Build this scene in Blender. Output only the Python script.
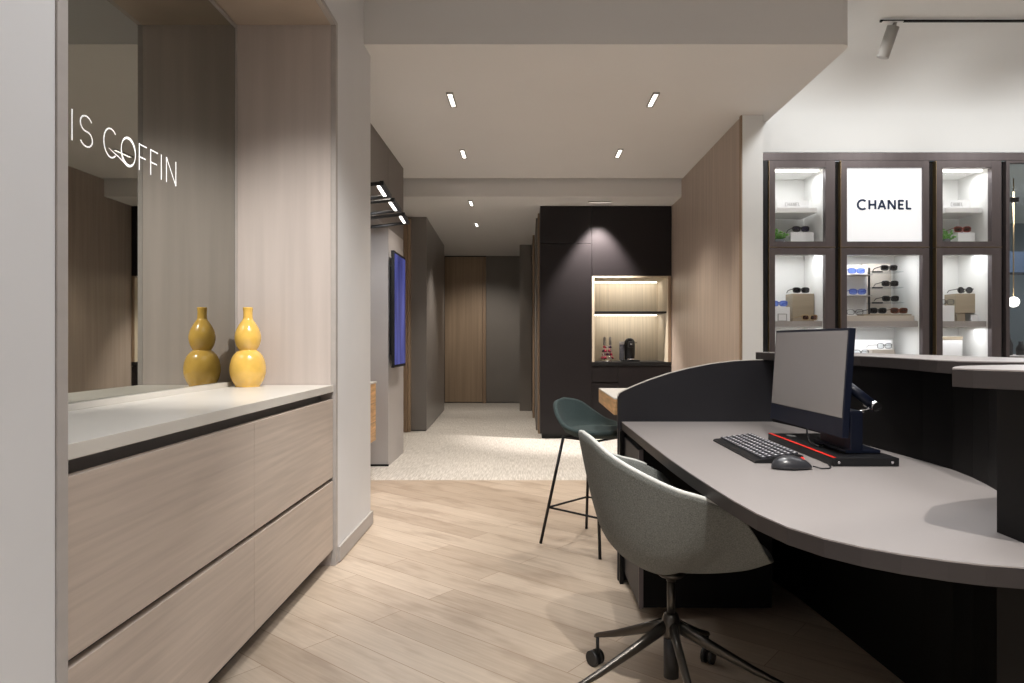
import bpy, bmesh, math, random
from mathutils import Vector, Matrix
random.seed(7)
PI = math.pi
for o in list(bpy.data.objects): bpy.data.objects.remove(o)
scene = bpy.context.scene
C = scene.collection

# ------------------------------------------------------------ camera, world, exposure
F = 683.0; HC = 1.12; VX = 528.0; VY = 341.5
cam = bpy.data.cameras.new('camera'); co = bpy.data.objects.new('camera', cam); C.objects.link(co)
cam.sensor_width = 36; cam.lens = 36*F/1024; cam.shift_x = -(VX-512)/1024
cam.clip_start = .05; cam.clip_end = 100
co.location = (0, 0, HC); co.rotation_euler = (PI/2, 0, 0)
scene.camera = co
w = bpy.data.worlds.new('world'); scene.world = w; w.use_nodes = True
w.node_tree.nodes['Background'].inputs[0].default_value = (.9, .93, 1, 1)
w.node_tree.nodes['Background'].inputs[1].default_value = .4
vs = scene.view_settings
vs.view_transform = 'Standard'; vs.look = 'None'; vs.gamma = 1; vs.use_curve_mapping = False
vs.exposure = 0.0
WARM = (1, .90, .79); NEUT = (1, .955, .90); COOL = (.97, .98, 1)

def lamp(name, kind, loc, energy, color=NEUT, target=None, parent=None, size=.1, size_y=None, angle=100, blend=.7, radius=.04, spread=None):
    d = bpy.data.lights.new(name, kind); d.energy = energy; d.color = color
    if kind == 'AREA':
        d.size = size
        if size_y: d.shape = 'RECTANGLE'; d.size_y = size_y
        if spread: d.spread = math.radians(spread)
    if kind == 'SPOT':
        d.spot_size = math.radians(angle); d.spot_blend = blend; d.shadow_soft_size = radius
    o = bpy.data.objects.new(name, d); C.objects.link(o); o.location = loc
    if target:
        o.rotation_euler = (Vector(target)-Vector(loc)).to_track_quat('-Z', 'Y').to_euler()
    return o

# front zone general light: unseen area lamps added overhead as fill
SOFT = (.965, .98, 1)
lamp('overhead_fill_lamp', 'AREA', (.1, 1.6, 3.2), 29, SOFT, size=1.6, size_y=1.4, spread=122)
lamp('overhead_fill_lamp', 'AREA', (2.6, 2.8, 3.2), 34, SOFT, size=1.4, size_y=1.4, spread=120)
lamp('overhead_fill_lamp', 'AREA', (.2, -.9, 3.2), 70, SOFT, size=2.2, size_y=1.4, spread=96)
for x_, y_ in ((5.0, 1.0), (6.8, 0), (5.5, 3.4), (7.3, 3.0), (4.4, -.9)):
    lamp('shop_fill_lamp', 'SPOT', (x_, y_, 3.2), 75, SOFT, angle=130, blend=.9, radius=.05)  # unseen spots added to fill the right side of the shop
# track spots
lamp('track_spot_lamp', 'SPOT', (.75, 1.95, 3.2), 85, NEUT, (.25, 2.7, 0), angle=56, blend=.2, radius=.03)
lamp('track_spot_lamp', 'SPOT', (-.33, 1.9, 3.2), 300, NEUT, (-1.25, 3.25, .9), angle=50, blend=.9, radius=.03)
lamp('track_spot_lamp', 'SPOT', (-.3, 3.2, 3.2), 70, NEUT, (-.2, 4.3, 0), angle=62, blend=.6, radius=.03)
lamp('track_spot_lamp', 'SPOT', (.38, -.02, 3.2), 310, NEUT, (1.0, 1.6, .74), angle=44, blend=.5, radius=.025)
# wall washers on the display wall
for x in (2.1, 3.1, 4.1, 5.1):
    lamp('wall_washer_lamp', 'SPOT', (x, 4.3, 3.12), 36, (1, .985, .96), (x, 5.42, 2.35), angle=105, blend=1, radius=.06)

# ------------------------------------------------------------ materials
MATS = {}
def mat(name, col, rough=.5, metal=0., emit=None, es=1., spec=.5, bump=None, var=None, coat=0.):
    m = bpy.data.materials.new(name); m.use_nodes = True
    nt = m.node_tree; b = nt.nodes['Principled BSDF']
    b.inputs['Base Color'].default_value = (*col, 1); b.inputs['Roughness'].default_value = rough
    b.inputs['Metallic'].default_value = metal; b.inputs['Specular IOR Level'].default_value = spec
    b.inputs['Coat Weight'].default_value = coat
    if emit: b.inputs['Emission Color'].default_value = (*emit, 1); b.inputs['Emission Strength'].default_value = es
    tc = nt.nodes.new('ShaderNodeTexCoord')
    if var:   # (scale vec, amount)
        mp = nt.nodes.new('ShaderNodeMapping'); mp.inputs['Scale'].default_value = var[0]
        nz = nt.nodes.new('ShaderNodeTexNoise'); nz.inputs['Scale'].default_value = 1; nz.inputs['Detail'].default_value = 4
        rp = nt.nodes.new('ShaderNodeMix'); rp.data_type = 'RGBA'
        a = var[1]
        rp.inputs[6].default_value = (*[c*(1-a) for c in col], 1); rp.inputs[7].default_value = (*[min(1, c*(1+a)) for c in col], 1)
        nt.links.new(tc.outputs['Object'], mp.inputs[0]); nt.links.new(mp.outputs[0], nz.inputs[0])
        ct = nt.nodes.new('ShaderNodeMapRange'); ct.inputs[1].default_value = .3; ct.inputs[2].default_value = .7
        nt.links.new(nz.outputs[0], ct.inputs[0]); nt.links.new(ct.outputs[0], rp.inputs[0])
        nt.links.new(rp.outputs[2], b.inputs['Base Color'])
    if bump:
        nz = nt.nodes.new('ShaderNodeTexNoise'); nz.inputs['Scale'].default_value = bump[0]; nz.inputs['Detail'].default_value = 3
        bp = nt.nodes.new('ShaderNodeBump'); bp.inputs['Strength'].default_value = bump[1]; bp.inputs['Distance'].default_value = .002
        nt.links.new(tc.outputs['Object'], nz.inputs[0]); nt.links.new(nz.outputs[0], bp.inputs['Height']); nt.links.new(bp.outputs[0], b.inputs['Normal'])
    MATS[name] = m
    return m

def floor_wood():
    m = bpy.data.materials.new('oak_planks'); m.use_nodes = True; nt = m.node_tree; b = nt.nodes['Principled BSDF']
    N = nt.nodes.new; L = nt.links.new
    tc = N('ShaderNodeTexCoord'); mp = N('ShaderNodeMapping'); mp.inputs['Rotation'].default_value = (0, 0, math.radians(39))
    L(tc.outputs['Object'], mp.inputs[0])
    br = N('ShaderNodeTexBrick'); br.offset = .37; br.inputs['Scale'].default_value = 1
    br.inputs['Brick Width'].default_value = 1.35; br.inputs['Row Height'].default_value = .155
    br.inputs['Mortar Size'].default_value = .0016; br.inputs['Mortar Smooth'].default_value = .2
    br.inputs['Color1'].default_value = (.0, .0, .0, 1); br.inputs['Color2'].default_value = (1, 1, 1, 1); br.inputs['Mortar'].default_value = (.5, .5, .5, 1)
    L(mp.outputs[0], br.inputs[0])
    cr = N('ShaderNodeValToRGB'); e = cr.color_ramp.elements
    e[0].position = 0; e[0].color = (.45, .362, .28, 1); e[1].position = 1; e[1].color = (.56, .465, .37, 1)
    L(br.outputs[0], cr.inputs[0])
    m2 = N('ShaderNodeMapping'); m2.inputs['Scale'].default_value = (2.2, 45, 1); L(mp.outputs[0], m2.inputs[0])
    nz = N('ShaderNodeTexNoise'); nz.inputs['Scale'].default_value = 1.5; nz.inputs['Detail'].default_value = 6; nz.inputs['Distortion'].default_value = .6
    L(m2.outputs[0], nz.inputs[0])
    r2 = N('ShaderNodeValToRGB'); r2.color_ramp.elements[0].position = .3; r2.color_ramp.elements[0].color = (.83, .815, .80, 1)
    r2.color_ramp.elements[1].position = .7; r2.color_ramp.elements[1].color = (1.0, 1.0, 1.0, 1); L(nz.outputs[0], r2.inputs[0])
    mx = N('ShaderNodeMix'); mx.data_type = 'RGBA'; mx.blend_type = 'MULTIPLY'; mx.inputs[0].default_value = .9
    L(cr.outputs[0], mx.inputs[6]); L(r2.outputs[0], mx.inputs[7])
    # knots / grey patches
    m3 = N('ShaderNodeMapping'); m3.inputs['Scale'].default_value = (3.0, 9, 1); L(mp.outputs[0], m3.inputs[0])
    n3 = N('ShaderNodeTexNoise'); n3.inputs['Scale'].default_value = 1.0; n3.inputs['Detail'].default_value = 3; L(m3.outputs[0], n3.inputs[0])
    r3 = N('ShaderNodeValToRGB'); r3.color_ramp.elements[0].position = .32; r3.color_ramp.elements[0].color = (.76, .73, .71, 1)
    r3.color_ramp.elements[1].position = .5; r3.color_ramp.elements[1].color = (1, 1, 1, 1); L(n3.outputs[0], r3.inputs[0])
    mx3 = N('ShaderNodeMix'); mx3.data_type = 'RGBA'; mx3.blend_type = 'MULTIPLY'; mx3.inputs[0].default_value = .8
    L(mx.outputs[2], mx3.inputs[6]); L(r3.outputs[0], mx3.inputs[7])
    mj = N('ShaderNodeMix'); mj.data_type = 'RGBA'; mj.inputs[7].default_value = (.27, .19, .13, 1)
    L(br.outputs['Fac'], mj.inputs[0]); L(mx3.outputs[2], mj.inputs[6]); L(mj.outputs[2], b.inputs['Base Color'])
    b.inputs['Roughness'].default_value = .38
    MATS['planks'] = m
floor_wood()
def tile():
    m = bpy.data.materials.new('striated_tile'); m.use_nodes = True; nt = m.node_tree; b = nt.nodes['Principled BSDF']
    N = nt.nodes.new; L = nt.links.new
    tc = N('ShaderNodeTexCoord'); m2 = N('ShaderNodeMapping'); m2.inputs['Scale'].default_value = (120, 7, 1); L(tc.outputs['Object'], m2.inputs[0])
    nz = N('ShaderNodeTexNoise'); nz.inputs['Scale'].default_value = 1; nz.inputs['Detail'].default_value = 5; L(m2.outputs[0], nz.inputs[0])
    cr = N('ShaderNodeValToRGB'); e = cr.color_ramp.elements; e[0].position = .35; e[0].color = (.46, .43, .385, 1); e[1].position = .65; e[1].color = (.72, .69, .64, 1)
    L(nz.outputs[0], cr.inputs[0])
    br = N('ShaderNodeTexBrick'); br.offset = .0; br.inputs['Scale'].default_value = 1; br.inputs['Brick Width'].default_value = .6; br.inputs['Row Height'].default_value = .6
    br.inputs['Mortar Size'].default_value = .002; br.inputs['Color1'].default_value = (1, 1, 1, 1); br.inputs['Color2'].default_value = (.93, .93, .93, 1); br.inputs['Mortar'].default_value = (.8, .8, .8, 1)
    L(tc.outputs['Object'], br.inputs[0])
    mx = N('ShaderNodeMix'); mx.data_type = 'RGBA'; mx.blend_type = 'MULTIPLY'; mx.inputs[0].default_value = 1
    L(cr.outputs[0], mx.inputs[6]); L(br.outputs[0], mx.inputs[7]); L(mx.outputs[2], b.inputs['Base Color'])
    b.inputs['Roughness'].default_value = .45
    MATS['tile'] = m
tile()
def glassmat(name, tint=(1, 1, 1), refl=.06, rough=.0):
    m = bpy.data.materials.new(name); m.use_nodes = True; nt = m.node_tree
    nt.nodes.remove(nt.nodes['Principled BSDF'])
    t = nt.nodes.new('ShaderNodeBsdfTransparent'); t.inputs[0].default_value = (*tint, 1)
    g = nt.nodes.new('ShaderNodeBsdfGlossy'); g.inputs['Roughness'].default_value = rough
    x = nt.nodes.new('ShaderNodeMixShader'); lw = nt.nodes.new('ShaderNodeLayerWeight'); lw.inputs[0].default_value = .25
    mr = nt.nodes.new('ShaderNodeMapRange'); mr.inputs[3].default_value = refl*.6; mr.inputs[4].default_value = .5
    nt.links.new(lw.outputs[1], mr.inputs[0]); nt.links.new(mr.outputs[0], x.inputs[0])
    nt.links.new(t.outputs[0], x.inputs[1]); nt.links.new(g.outputs[0], x.inputs[2]); nt.links.new(x.outputs[0], nt.nodes['Material Output'].inputs[0])
    MATS[name] = m
glassmat('glass', refl=.02); glassmat('dark_lens', (.03, .03, .05), .1); glassmat('blue_lens', (.45, .58, 1.0), .1)
glassmat('violet_lens', (.14, .12, .3), .1); glassmat('amber_lens', (.35, .14, .05), .1); glassmat('acrylic', (.93, .95, .96), .05); glassmat('tank', (.55, .6, .75), .1)

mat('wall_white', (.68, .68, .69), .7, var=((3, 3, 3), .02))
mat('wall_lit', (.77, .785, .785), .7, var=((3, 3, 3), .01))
mat('ceiling_paint', (.70, .69, .68), .8, var=((2, 2, 2), .01))
mat('ceiling_white', (.60, .60, .61), .8, var=((2, 2, 2), .01))
mat('pale_wood', (.50, .42, .36), .45, var=((3, 2.2, 60), .10))          # horizontal grain along y
mat('pale_wood_x', (.44, .36, .29), .45, var=((3, 3, 34), .12))
mat('pale_wood_v', (.52, .46, .43), .5, var=((22, 22, 1.0), .06))       # vertical grain
mat('oak_v', (.44, .36, .30), .45, var=((26, 26, 1.0), .12))
mat('oak_h', (.60, .36, .17), .5, var=((5, 5, 60), .3))
mat('oak_door', (.34, .25, .17), .5, var=((26, 26, .8), .13))
mat('oak_trim', (.30, .21, .14), .5, var=((30, 30, 1), .12))
mat('frame_trim', (.42, .39, .37), .5, var=((20, 2, 20), .05))
mat('niche_lining', (.58, .50, .38), .55, var=((40, 40, 1), .12))
mat('quartz', (.66, .63, .58), .35, var=((6, 6, 6), .02))
mat('grey_laminate', (.185, .17, .155), .5, var=((2, 2, 2), .02))
mat('grey_lacquer', (.20, .185, .175), .32, var=((2, 2, 2), .02))
mat('partition', (.46, .435, .43), .55, var=((2, 2, 2), .02))
mat('upper_grey', (.21, .19, .18), .6, var=((2, 2, 2), .02))
mat('plum_black', (.0115, .0090, .0100), .45, spec=.3, var=((3, 3, 3), .05))
mat('black', (.008, .008, .009), .45, spec=.35, var=((5, 5, 5), .05))
mat('black_metal', (.018, .017, .018), .35, .6, var=((5, 5, 5), .05))
mat('desk_dark', (.019, .018, .021), .5, spec=.3, var=((4, 4, 4), .05))
mat('desk_black', (.004, .0035, .0035), .5, spec=.15, var=((4, 4, 4), .05))
mat('desk_edge', (.027, .022, .021), .5, spec=.3, var=((4, 4, 4), .05))
mat('desk_top', (.245, .222, .213), .42, var=((3, 3, 3), .015))
mat('edge_light', (.55, .52, .47), .4, var=((3, 3, 3), .02))
mat('bronze', (.125, .105, .107), .42, .4, var=((20, 20, 1), .08))
mat('brass', (.42, .30, .16), .35, .8, var=((4, 4, 4), .04))
mat('white_box', (.82, .82, .82), .45, var=((4, 4, 4), .01))
mat('case_white', (.80, .80, .78), .6, var=((4, 4, 4), .01))
mat('taupe_shelf', (.40, .37, .35), .5, var=((2, 20, 2), .05))
mat('tan_box', (.33, .27, .19), .5, var=((2, 2, 60), .12))
mat('beige_stone', (.58, .52, .45), .5, var=((4, 30, 4), .05))
mat('lightbox', (.8, .8, .8), .5, emit=(.92, .95, 1), es=.45, var=((2, 2, 2), .01))
mat('letter_navy', (.028, .045, .10), .4, var=((2, 2, 2), .02))
mat('letter_grey', (.42, .42, .42), .4, var=((2, 2, 2), .02))
mat('letter_white', (.9, .9, .9), .4, emit=(1, 1, 1), es=.55, var=((2, 2, 2), .01))
mat('led', (1, 1, 1), .4, emit=(1, .93, .84), es=5, var=((2, 2, 2), .001))
mat('led_soft', (1, 1, 1), .4, emit=(1, .95, .88), es=3.5, var=((2, 2, 2), .001))
mat('yellow_glaze', (.80, .50, .11), .16, spec=.6, coat=.5, var=((14, 14, 14), .12))
mat('grey_fabric', (.118, .120, .110), .95, bump=(420, .7), var=((330, 330, 330), .38))
mat('grey_fabric_light', (.36, .36, .335), .95, bump=(420, .6), var=((330, 330, 330), .2))
mat('piping', (.50, .50, .47), .8, var=((100, 100, 100), .1))
mat('teal_fabric', (.038, .060, .061), .95, bump=(420, .6), var=((260, 260, 260), .35))
mat('base_metal', (.07, .063, .055), .3, .85, var=((5, 5, 5), .05))
mat('rubber', (.01, .01, .01), .5, var=((5, 5, 5), .05))
mat('screen_off', (.215, .20, .19), .25, var=((3, 3, 3), .01))
mat('navy_plastic', (.004, .006, .015), .4, spec=.3, var=((5, 5, 5), .05))
mat('key_grey', (.05, .05, .058), .45, var=((20, 20, 20), .08))
mat('key_legend', (.65, .65, .68), .45, var=((20, 20, 20), .08))
mat('mouse_grey', (.03, .03, .034), .28, var=((20, 20, 20), .08))
mat('spot_grey', (.40, .395, .38), .5, .0, var=((20, 20, 20), .03))
mat('red_plastic', (.75, .03, .02), .4, var=((5, 5, 5), .05))
mat('chrome', (.75, .75, .77), .15, 1, var=((5, 5, 5), .02))
mat('grey_metal', (.36, .355, .34), .5, .1, var=((5, 5, 5), .03))
mat('pod_red', (.35, .01, .05), .25, .6, var=((8, 8, 8), .1))
mat('pod_dark', (.05, .02, .06), .25, .6, var=((8, 8, 8), .1))
mat('leaf', (.14, .36, .06), .5, var=((30, 30, 30), .3))
mat('pot', (.10, .11, .12), .6, var=((9, 9, 9), .1))
mat('blue_frame', (.10, .16, .55), .3, var=((5, 5, 5), .05))
mat('handle_grey', (.26, .25, .255), .5, var=((5, 5, 5), .03))
mat('tortoise', (.16, .05, .02), .25, var=((160, 160, 160), .6))
mat('red_frame', (.22, .03, .02), .25, var=((60, 60, 60), .3))
mat('mirror', (.41, .415, .385), .015, 1, var=((.5, .5, .5), .002))
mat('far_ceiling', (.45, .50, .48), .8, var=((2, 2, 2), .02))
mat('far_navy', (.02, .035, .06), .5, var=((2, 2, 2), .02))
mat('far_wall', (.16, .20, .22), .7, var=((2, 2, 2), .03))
mat('globe_glow', (1, 1, 1), .4, emit=(1, .95, .85), es=3, var=((2, 2, 2), .001))
def screen_blue():
    m = bpy.data.materials.new('blue_display'); m.use_nodes = True; nt = m.node_tree; b = nt.nodes['Principled BSDF']
    tc = nt.nodes.new('ShaderNodeTexCoord'); mp = nt.nodes.new('ShaderNodeMapping'); mp.inputs['Scale'].default_value = (1, 7, 1.0)
    nz = nt.nodes.new('ShaderNodeTexNoise'); nz.inputs['Scale'].default_value = 1.3; nz.inputs['Detail'].default_value = 2
    cr = nt.nodes.new('ShaderNodeValToRGB'); e = cr.color_ramp.elements
    e[0].position = .3; e[0].color = (.03, .035, .16, 1); e[1].position = .75; e[1].color = (.16, .18, .62, 1)
    L = nt.links.new
    L(tc.outputs['Object'], mp.inputs[0]); L(mp.outputs[0], nz.inputs[0]); L(nz.outputs[0], cr.inputs[0]); L(cr.outputs[0], b.inputs['Emission Color'])
    b.inputs['Emission Strength'].default_value = .6; b.inputs['Base Color'].default_value = (.01, .01, .03, 1); b.inputs['Roughness'].default_value = .2
    MATS['blue_display'] = m
screen_blue()

# ------------------------------------------------------------ mesh helpers
def wloc(o):
    v = Vector((0, 0, 0))
    while o: v += o.location; o = o.parent
    return v
class MB:
    def __init__(s): s.bm = bmesh.new(); s.mi = 0
    def _new(s, r):
        for f in r: f.material_index = s.mi
    def box(s, x0, x1, y0, y1, z0, z1, bev=0, M=None):
        b = bmesh.new(); bmesh.ops.create_cube(b, size=1)
        for v in b.verts: v.co = Vector(((x0+x1)/2+v.co.x*(x1-x0), (y0+y1)/2+v.co.y*(y1-y0), (z0+z1)/2+v.co.z*(z1-z0)))
        if bev: bmesh.ops.bevel(b, geom=b.edges[:], offset=bev, segments=2, affect='EDGES', profile=.7)
        return s.merge(b, M)
    def merge(s, b, M=None):
        if M is not None: bmesh.ops.transform(b, matrix=M, verts=b.verts)
        me = bpy.data.meshes.new('t'); b.to_mesh(me); b.free()
        n = len(s.bm.faces); s.bm.from_mesh(me); bpy.data.meshes.remove(me)
        s.bm.faces.ensure_lookup_table()
        for f in s.bm.faces[n:]: f.material_index = s.mi
        return s
    def prism(s, pts, z0, z1, bev=0, M=None):
        """extrude a plan polygon from z0 to z1"""
        b = bmesh.new(); vs_ = [b.verts.new((x, y, z0)) for x, y in pts]
        f = b.faces.new(vs_); r = bmesh.ops.extrude_face_region(b, geom=[f])
        for v in r['geom']:
            if isinstance(v, bmesh.types.BMVert): v.co.z = z1
        bmesh.ops.recalc_face_normals(b, faces=b.faces)
        if bev: bmesh.ops.bevel(b, geom=[e for e in b.edges if abs(e.verts[0].co.z-e.verts[1].co.z) < 1e-6], offset=bev, segments=2, affect='EDGES', profile=.7)
        return s.merge(b, M)
    def lathe(s, prof, c=(0, 0, 0), seg=40, M=None):
        b = bmesh.new(); rings = []
        for r, z in prof:
            rings.append([b.verts.new((c[0]+max(r, 1e-4)*math.cos(2*PI*i/seg), c[1]+max(r, 1e-4)*math.sin(2*PI*i/seg), c[2]+z)) for i in range(seg)])
        for a, d in zip(rings, rings[1:]):
            for i in range(seg): b.faces.new((a[i], a[(i+1) % seg], d[(i+1) % seg], d[i]))
        b.faces.new(rings[0][::-1]); b.faces.new(rings[-1])
        for f in b.faces: f.smooth = True
        return s.merge(b, M)
    def tube(s, pts, r, seg=12, r2=None):
        pts = [Vector(p) for p in pts]; b = bmesh.new(); rings = []; up = None
        n = len(pts)
        for i, p in enumerate(pts):
            t = (pts[min(i+1, n-1)]-pts[max(i-1, 0)]).normalized()
            if up is None: up = Vector((0, 0, 1)) if abs(t.z) < .9 else Vector((1, 0, 0))
            a = t.cross(up).normalized(); c = a.cross(t).normalized(); up = c
            rr = r if r2 is None else r+(r2-r)*i/(n-1)
            rings.append([b.verts.new(p+rr*(math.cos(2*PI*k/seg)*a+math.sin(2*PI*k/seg)*c)) for k in range(seg)])
        for a, d in zip(rings, rings[1:]):
            for i in range(seg): b.faces.new((a[i], a[(i+1) % seg], d[(i+1) % seg], d[i])).smooth = True
        b.faces.new(rings[0][::-1]); b.faces.new(rings[-1])
        bmesh.ops.recalc_face_normals(b, faces=b.faces)
        return s.merge(b)
    def sphere(s, c, r, sc=(1, 1, 1), seg=20, M=None):
        b = bmesh.new(); bmesh.ops.create_uvsphere(b, u_segments=seg, v_segments=max(8, seg//2), radius=r)
        for v in b.verts: v.co = Vector((c[0]+v.co.x*sc[0], c[1]+v.co.y*sc[1], c[2]+v.co.z*sc[2]))
        for f in b.faces: f.smooth = True
        return s.merge(b, M)
    def ribbon(s, pl, wd, d, M, closed=False):
        """flat stroke along 2-D polyline pl, width wd (number or list), thickness d, placed by M"""
        n = len(pl); b = bmesh.new(); L = []; R = []
        for i, (x, y) in enumerate(pl):
            if closed: p0 = pl[(i-1) % n]; p1 = pl[(i+1) % n]
            else: p0 = pl[max(i-1, 0)]; p1 = pl[min(i+1, n-1)]
            tx, ty = p1[0]-p0[0], p1[1]-p0[1]; l = math.hypot(tx, ty) or 1; nx, ny = -ty/l, tx/l
            ww = (wd[i] if isinstance(wd, list) else wd)/2
            if 0 < i < n-1 and not closed:
                a = (pl[i][0]-p0[0], pl[i][1]-p0[1]); la = math.hypot(*a) or 1
                cs = (a[0]*tx+a[1]*ty)/(la*l); ww /= max(cs, .45)
            L.append((x+nx*ww, y+ny*ww)); R.append((x-nx*ww, y-ny*ww))
        def ring(i): return [b.verts.new((L[i][0], L[i][1], 0)), b.verts.new((R[i][0], R[i][1], 0)), b.verts.new((R[i][0], R[i][1], d)), b.verts.new((L[i][0], L[i][1], d))]
        rs = [ring(i) for i in range(n)]
        pr = list(zip(rs, rs[1:]))+([(rs[-1], rs[0])] if closed else [])
        for a, c in pr:
            for k in range(4): b.faces.new((a[k], a[(k+1) % 4], c[(k+1) % 4], c[k]))
        if not closed: b.faces.new(rs[0][::-1]); b.faces.new(rs[-1])
        bmesh.ops.recalc_face_normals(b, faces=b.faces)
        return s.merge(b, M)
    def build(s, name, m, parent=None, **kw):
        me = bpy.data.meshes.new(name); s.bm.to_mesh(me); s.bm.free()
        for x in (m if isinstance(m, list) else [m]): me.materials.append(MATS[x])
        o = bpy.data.objects.new(name, me); C.objects.link(o)
        if parent:
            o.parent = parent; me.transform(Matrix.Translation(-wloc(parent)))
        else:
            xs = [v.co for v in me.vertices]
            c = Vector(((min(v.x for v in xs)+max(v.x for v in xs))/2, (min(v.y for v in xs)+max(v.y for v in xs))/2, min(v.z for v in xs)))
            me.transform(Matrix.Translation(-c)); o.location = c
        for k, v in kw.items(): o[k] = v
        return o
def box(x0, x1, y0, y1, z0, z1, bev=0): return MB().box(x0, x1, y0, y1, z0, z1, bev)
def S(o): o['kind'] = 'structure'; return o
def thing(name, loc, label, cat, group=None, rz=0):
    o = bpy.data.objects.new(name, None); C.objects.link(o); o.location = loc; o.rotation_euler = (0, 0, rz); o.empty_display_size = .05
    o['label'] = label; o['category'] = cat
    if group: o['group'] = group
    return o
def tag(o, label, cat, group=None):
    o['label'] = label; o['category'] = cat
    if group: o['group'] = group
    return o
def kids(o): return [c for c in bpy.data.objects if c.parent == o]
def dup(o, loc, label, rz=None, parent=None):
    c = o.copy(); C.objects.link(c)
    if parent is None:
        c.location = loc; c['label'] = label
        if rz is not None: c.rotation_euler = (0, 0, rz)
    else: c.parent = parent
    for k in kids(o): dup(k, None, None, None, c)
    return c

# ============================================================ ROOM SHELL
S(box(-1.7, 8.5, -3, 5.52, -.05, 0).build('floor', 'planks'))
S(box(-2.6, 2.0, 5.52, 13.2, -.05, 0).build('floor', 'tile'))
HI = 3.25; MID = 2.865; LOW = 2.68
# high ceiling, bulkheads
S(box(-1.7, 8.5, -3, 5.50, HI, HI+.05).build('ceiling', 'ceiling_white'))
cb = [(1.85, 4.015)]
b = MB().prism([(-1.68, 4.01), (1.85, 4.01), (1.878, 4.02), (1.895, 4.05), (1.90, 4.10), (1.895, 5.41), (1.812, 5.42), (1.812, 7.3), (-2.5, 7.3), (-2.5, 4.2), (-1.68, 4.2)], MID, HI-.002)
S(b.build('ceiling', 'ceiling_paint'))
S(box(-2.5, 2.0, 7.35, 13.2, LOW, MID+.3).build('ceiling', 'ceiling_paint'))
# left wall with niche, pier
m = box(-1.66, -.964, -3, 1.392, 0, HI-.002)
m.box(-1.66, -.964, 1.398, 3.448, 2.735, HI-.002); m.box(-1.66, -.964, 3.448, 4.18, 0, HI-.002); m.box(-1.66, -1.56, 1.398, 3.448, 0, 2.735)
S(m.build('wall_left', 'wall_white'))
m = box(-.9635, -.950, 3.452, 4.193, .006, .083, .002); m.box(-1.3, -.950, 4.181, 4.193, .006, .083, .002)
S(m.build('baseboard_left', 'frame_trim'))
# corridor left wall: recess, header, block
m = box(-2.5, -1.95, 4.2, 6.13, 0, MID-.002)
m.box(-1.94, -1.255, 4.2, 6.125, 2.14, MID-.002)
S(m.build('wall_corridor', 'upper_grey'))
m = box(-2.5, -1.255, 6.135, 6.88, 0, 2.14); 
S(m.build('wall_partition', 'partition'))
S(box(-2.5, -1.255, 6.13, 6.88, 2.142, MID-.002).build('wall_partition_upper', 'upper_grey'))
S(box(-1.95, -1.252, 6.128, 6.14, .0, .018).build('baseboard_partition', 'black'))
# beyond the block
S(box(-2.5, -1.54, 6.88, 8.46, 0, LOW+.15).build('wall_alcove', 'grey_laminate'))
d = bpy.data.objects.new('door_1', None); C.objects.link(d); d['kind'] = 'structure'; d.location = (-1.5, 8.5, 0)
box(-1.535, -1.49, 8.42, 8.50, 0, 2.66, .003).build('door_frame', 'oak_trim', d)
box(-1.487, -1.462, 8.46, 8.55, 0, 2.64, .003).build('door_edge', 'oak_door', d)
m = MB().prism([(-1.455, 8.55), (-1.27, 8.55), (-1.36, 11.1), (-1.52, 12.4), (-2.4, 12.4), (-2.4, 8.55)], .012, LOW-.002)
S(m.build('wall_panelled', 'grey_lacquer'))
S(MB().prism([(-1.455, 8.56), (-1.28, 8.56), (-1.37, 11.1), (-1.53, 12.4), (-2.3, 12.4), (-2.3, 8.56)], 0, .012).build('baseboard_panelled', 'black'))
# end wall
S(box(-2.5, 2, 12.5, 12.6, 0, LOW).build('wall_end', 'grey_laminate'))
d = bpy.data.objects.new('door_2', None); C.objects.link(d); d['kind'] = 'structure'; d.location = (-1.13, 12.45, 0)
box(-1.515, -.83, 12.44, 12.49, .015, LOW-.02, .002).build('door_leaf', 'oak_door', d)
box(-.825, -.765, 12.42, 12.49, .0, LOW-.02, .003).build('door_frame', 'oak_trim', d)
box(-1.515, -.765, 12.45, 12.49, LOW-.018, LOW-.001).build('door_head', 'black', d)
S(box(-.76, 0.1, 12.44, 12.49, .012, LOW-.003).build('wall_end_panel', 'grey_laminate'))
S(box(-.135, .058, 11.0, 12.4, .0, LOW-.003).build('wall_column', 'grey_laminate'))
S(box(.068, .096, 10.0, 11.4, 0, LOW-.003).build('trim_2', 'oak_trim'))
S(box(.10, .18, 8.62, 12.3, 0, LOW-.003).build('wall_far_right', 'grey_laminate'))
S(box(.12, .148, 8.3, 8.6, 0, LOW-.003).build('trim_3', 'oak_trim'))
# right wood wall with pale end
S(box(1.652, 1.80, 5.29, 8.6, 0, MID-.002).build('wall_right', 'oak_v'))
S(box(1.652, 1.81, 5.262, 5.287, 0, MID-.002).build('wall_right_end', 'wall_lit'))
S(box(1.640, 1.6515, 5.262, 5.30, 0, MID-.002).build('trim_4', 'oak_trim'))
# display wall
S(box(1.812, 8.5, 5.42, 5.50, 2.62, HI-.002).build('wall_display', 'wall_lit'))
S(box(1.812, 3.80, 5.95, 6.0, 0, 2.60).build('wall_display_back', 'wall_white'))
S(box(4.9, 8.5, 5.42, 5.50, 0, 2.615).build('wall_display_right', 'wall_white'))
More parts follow.
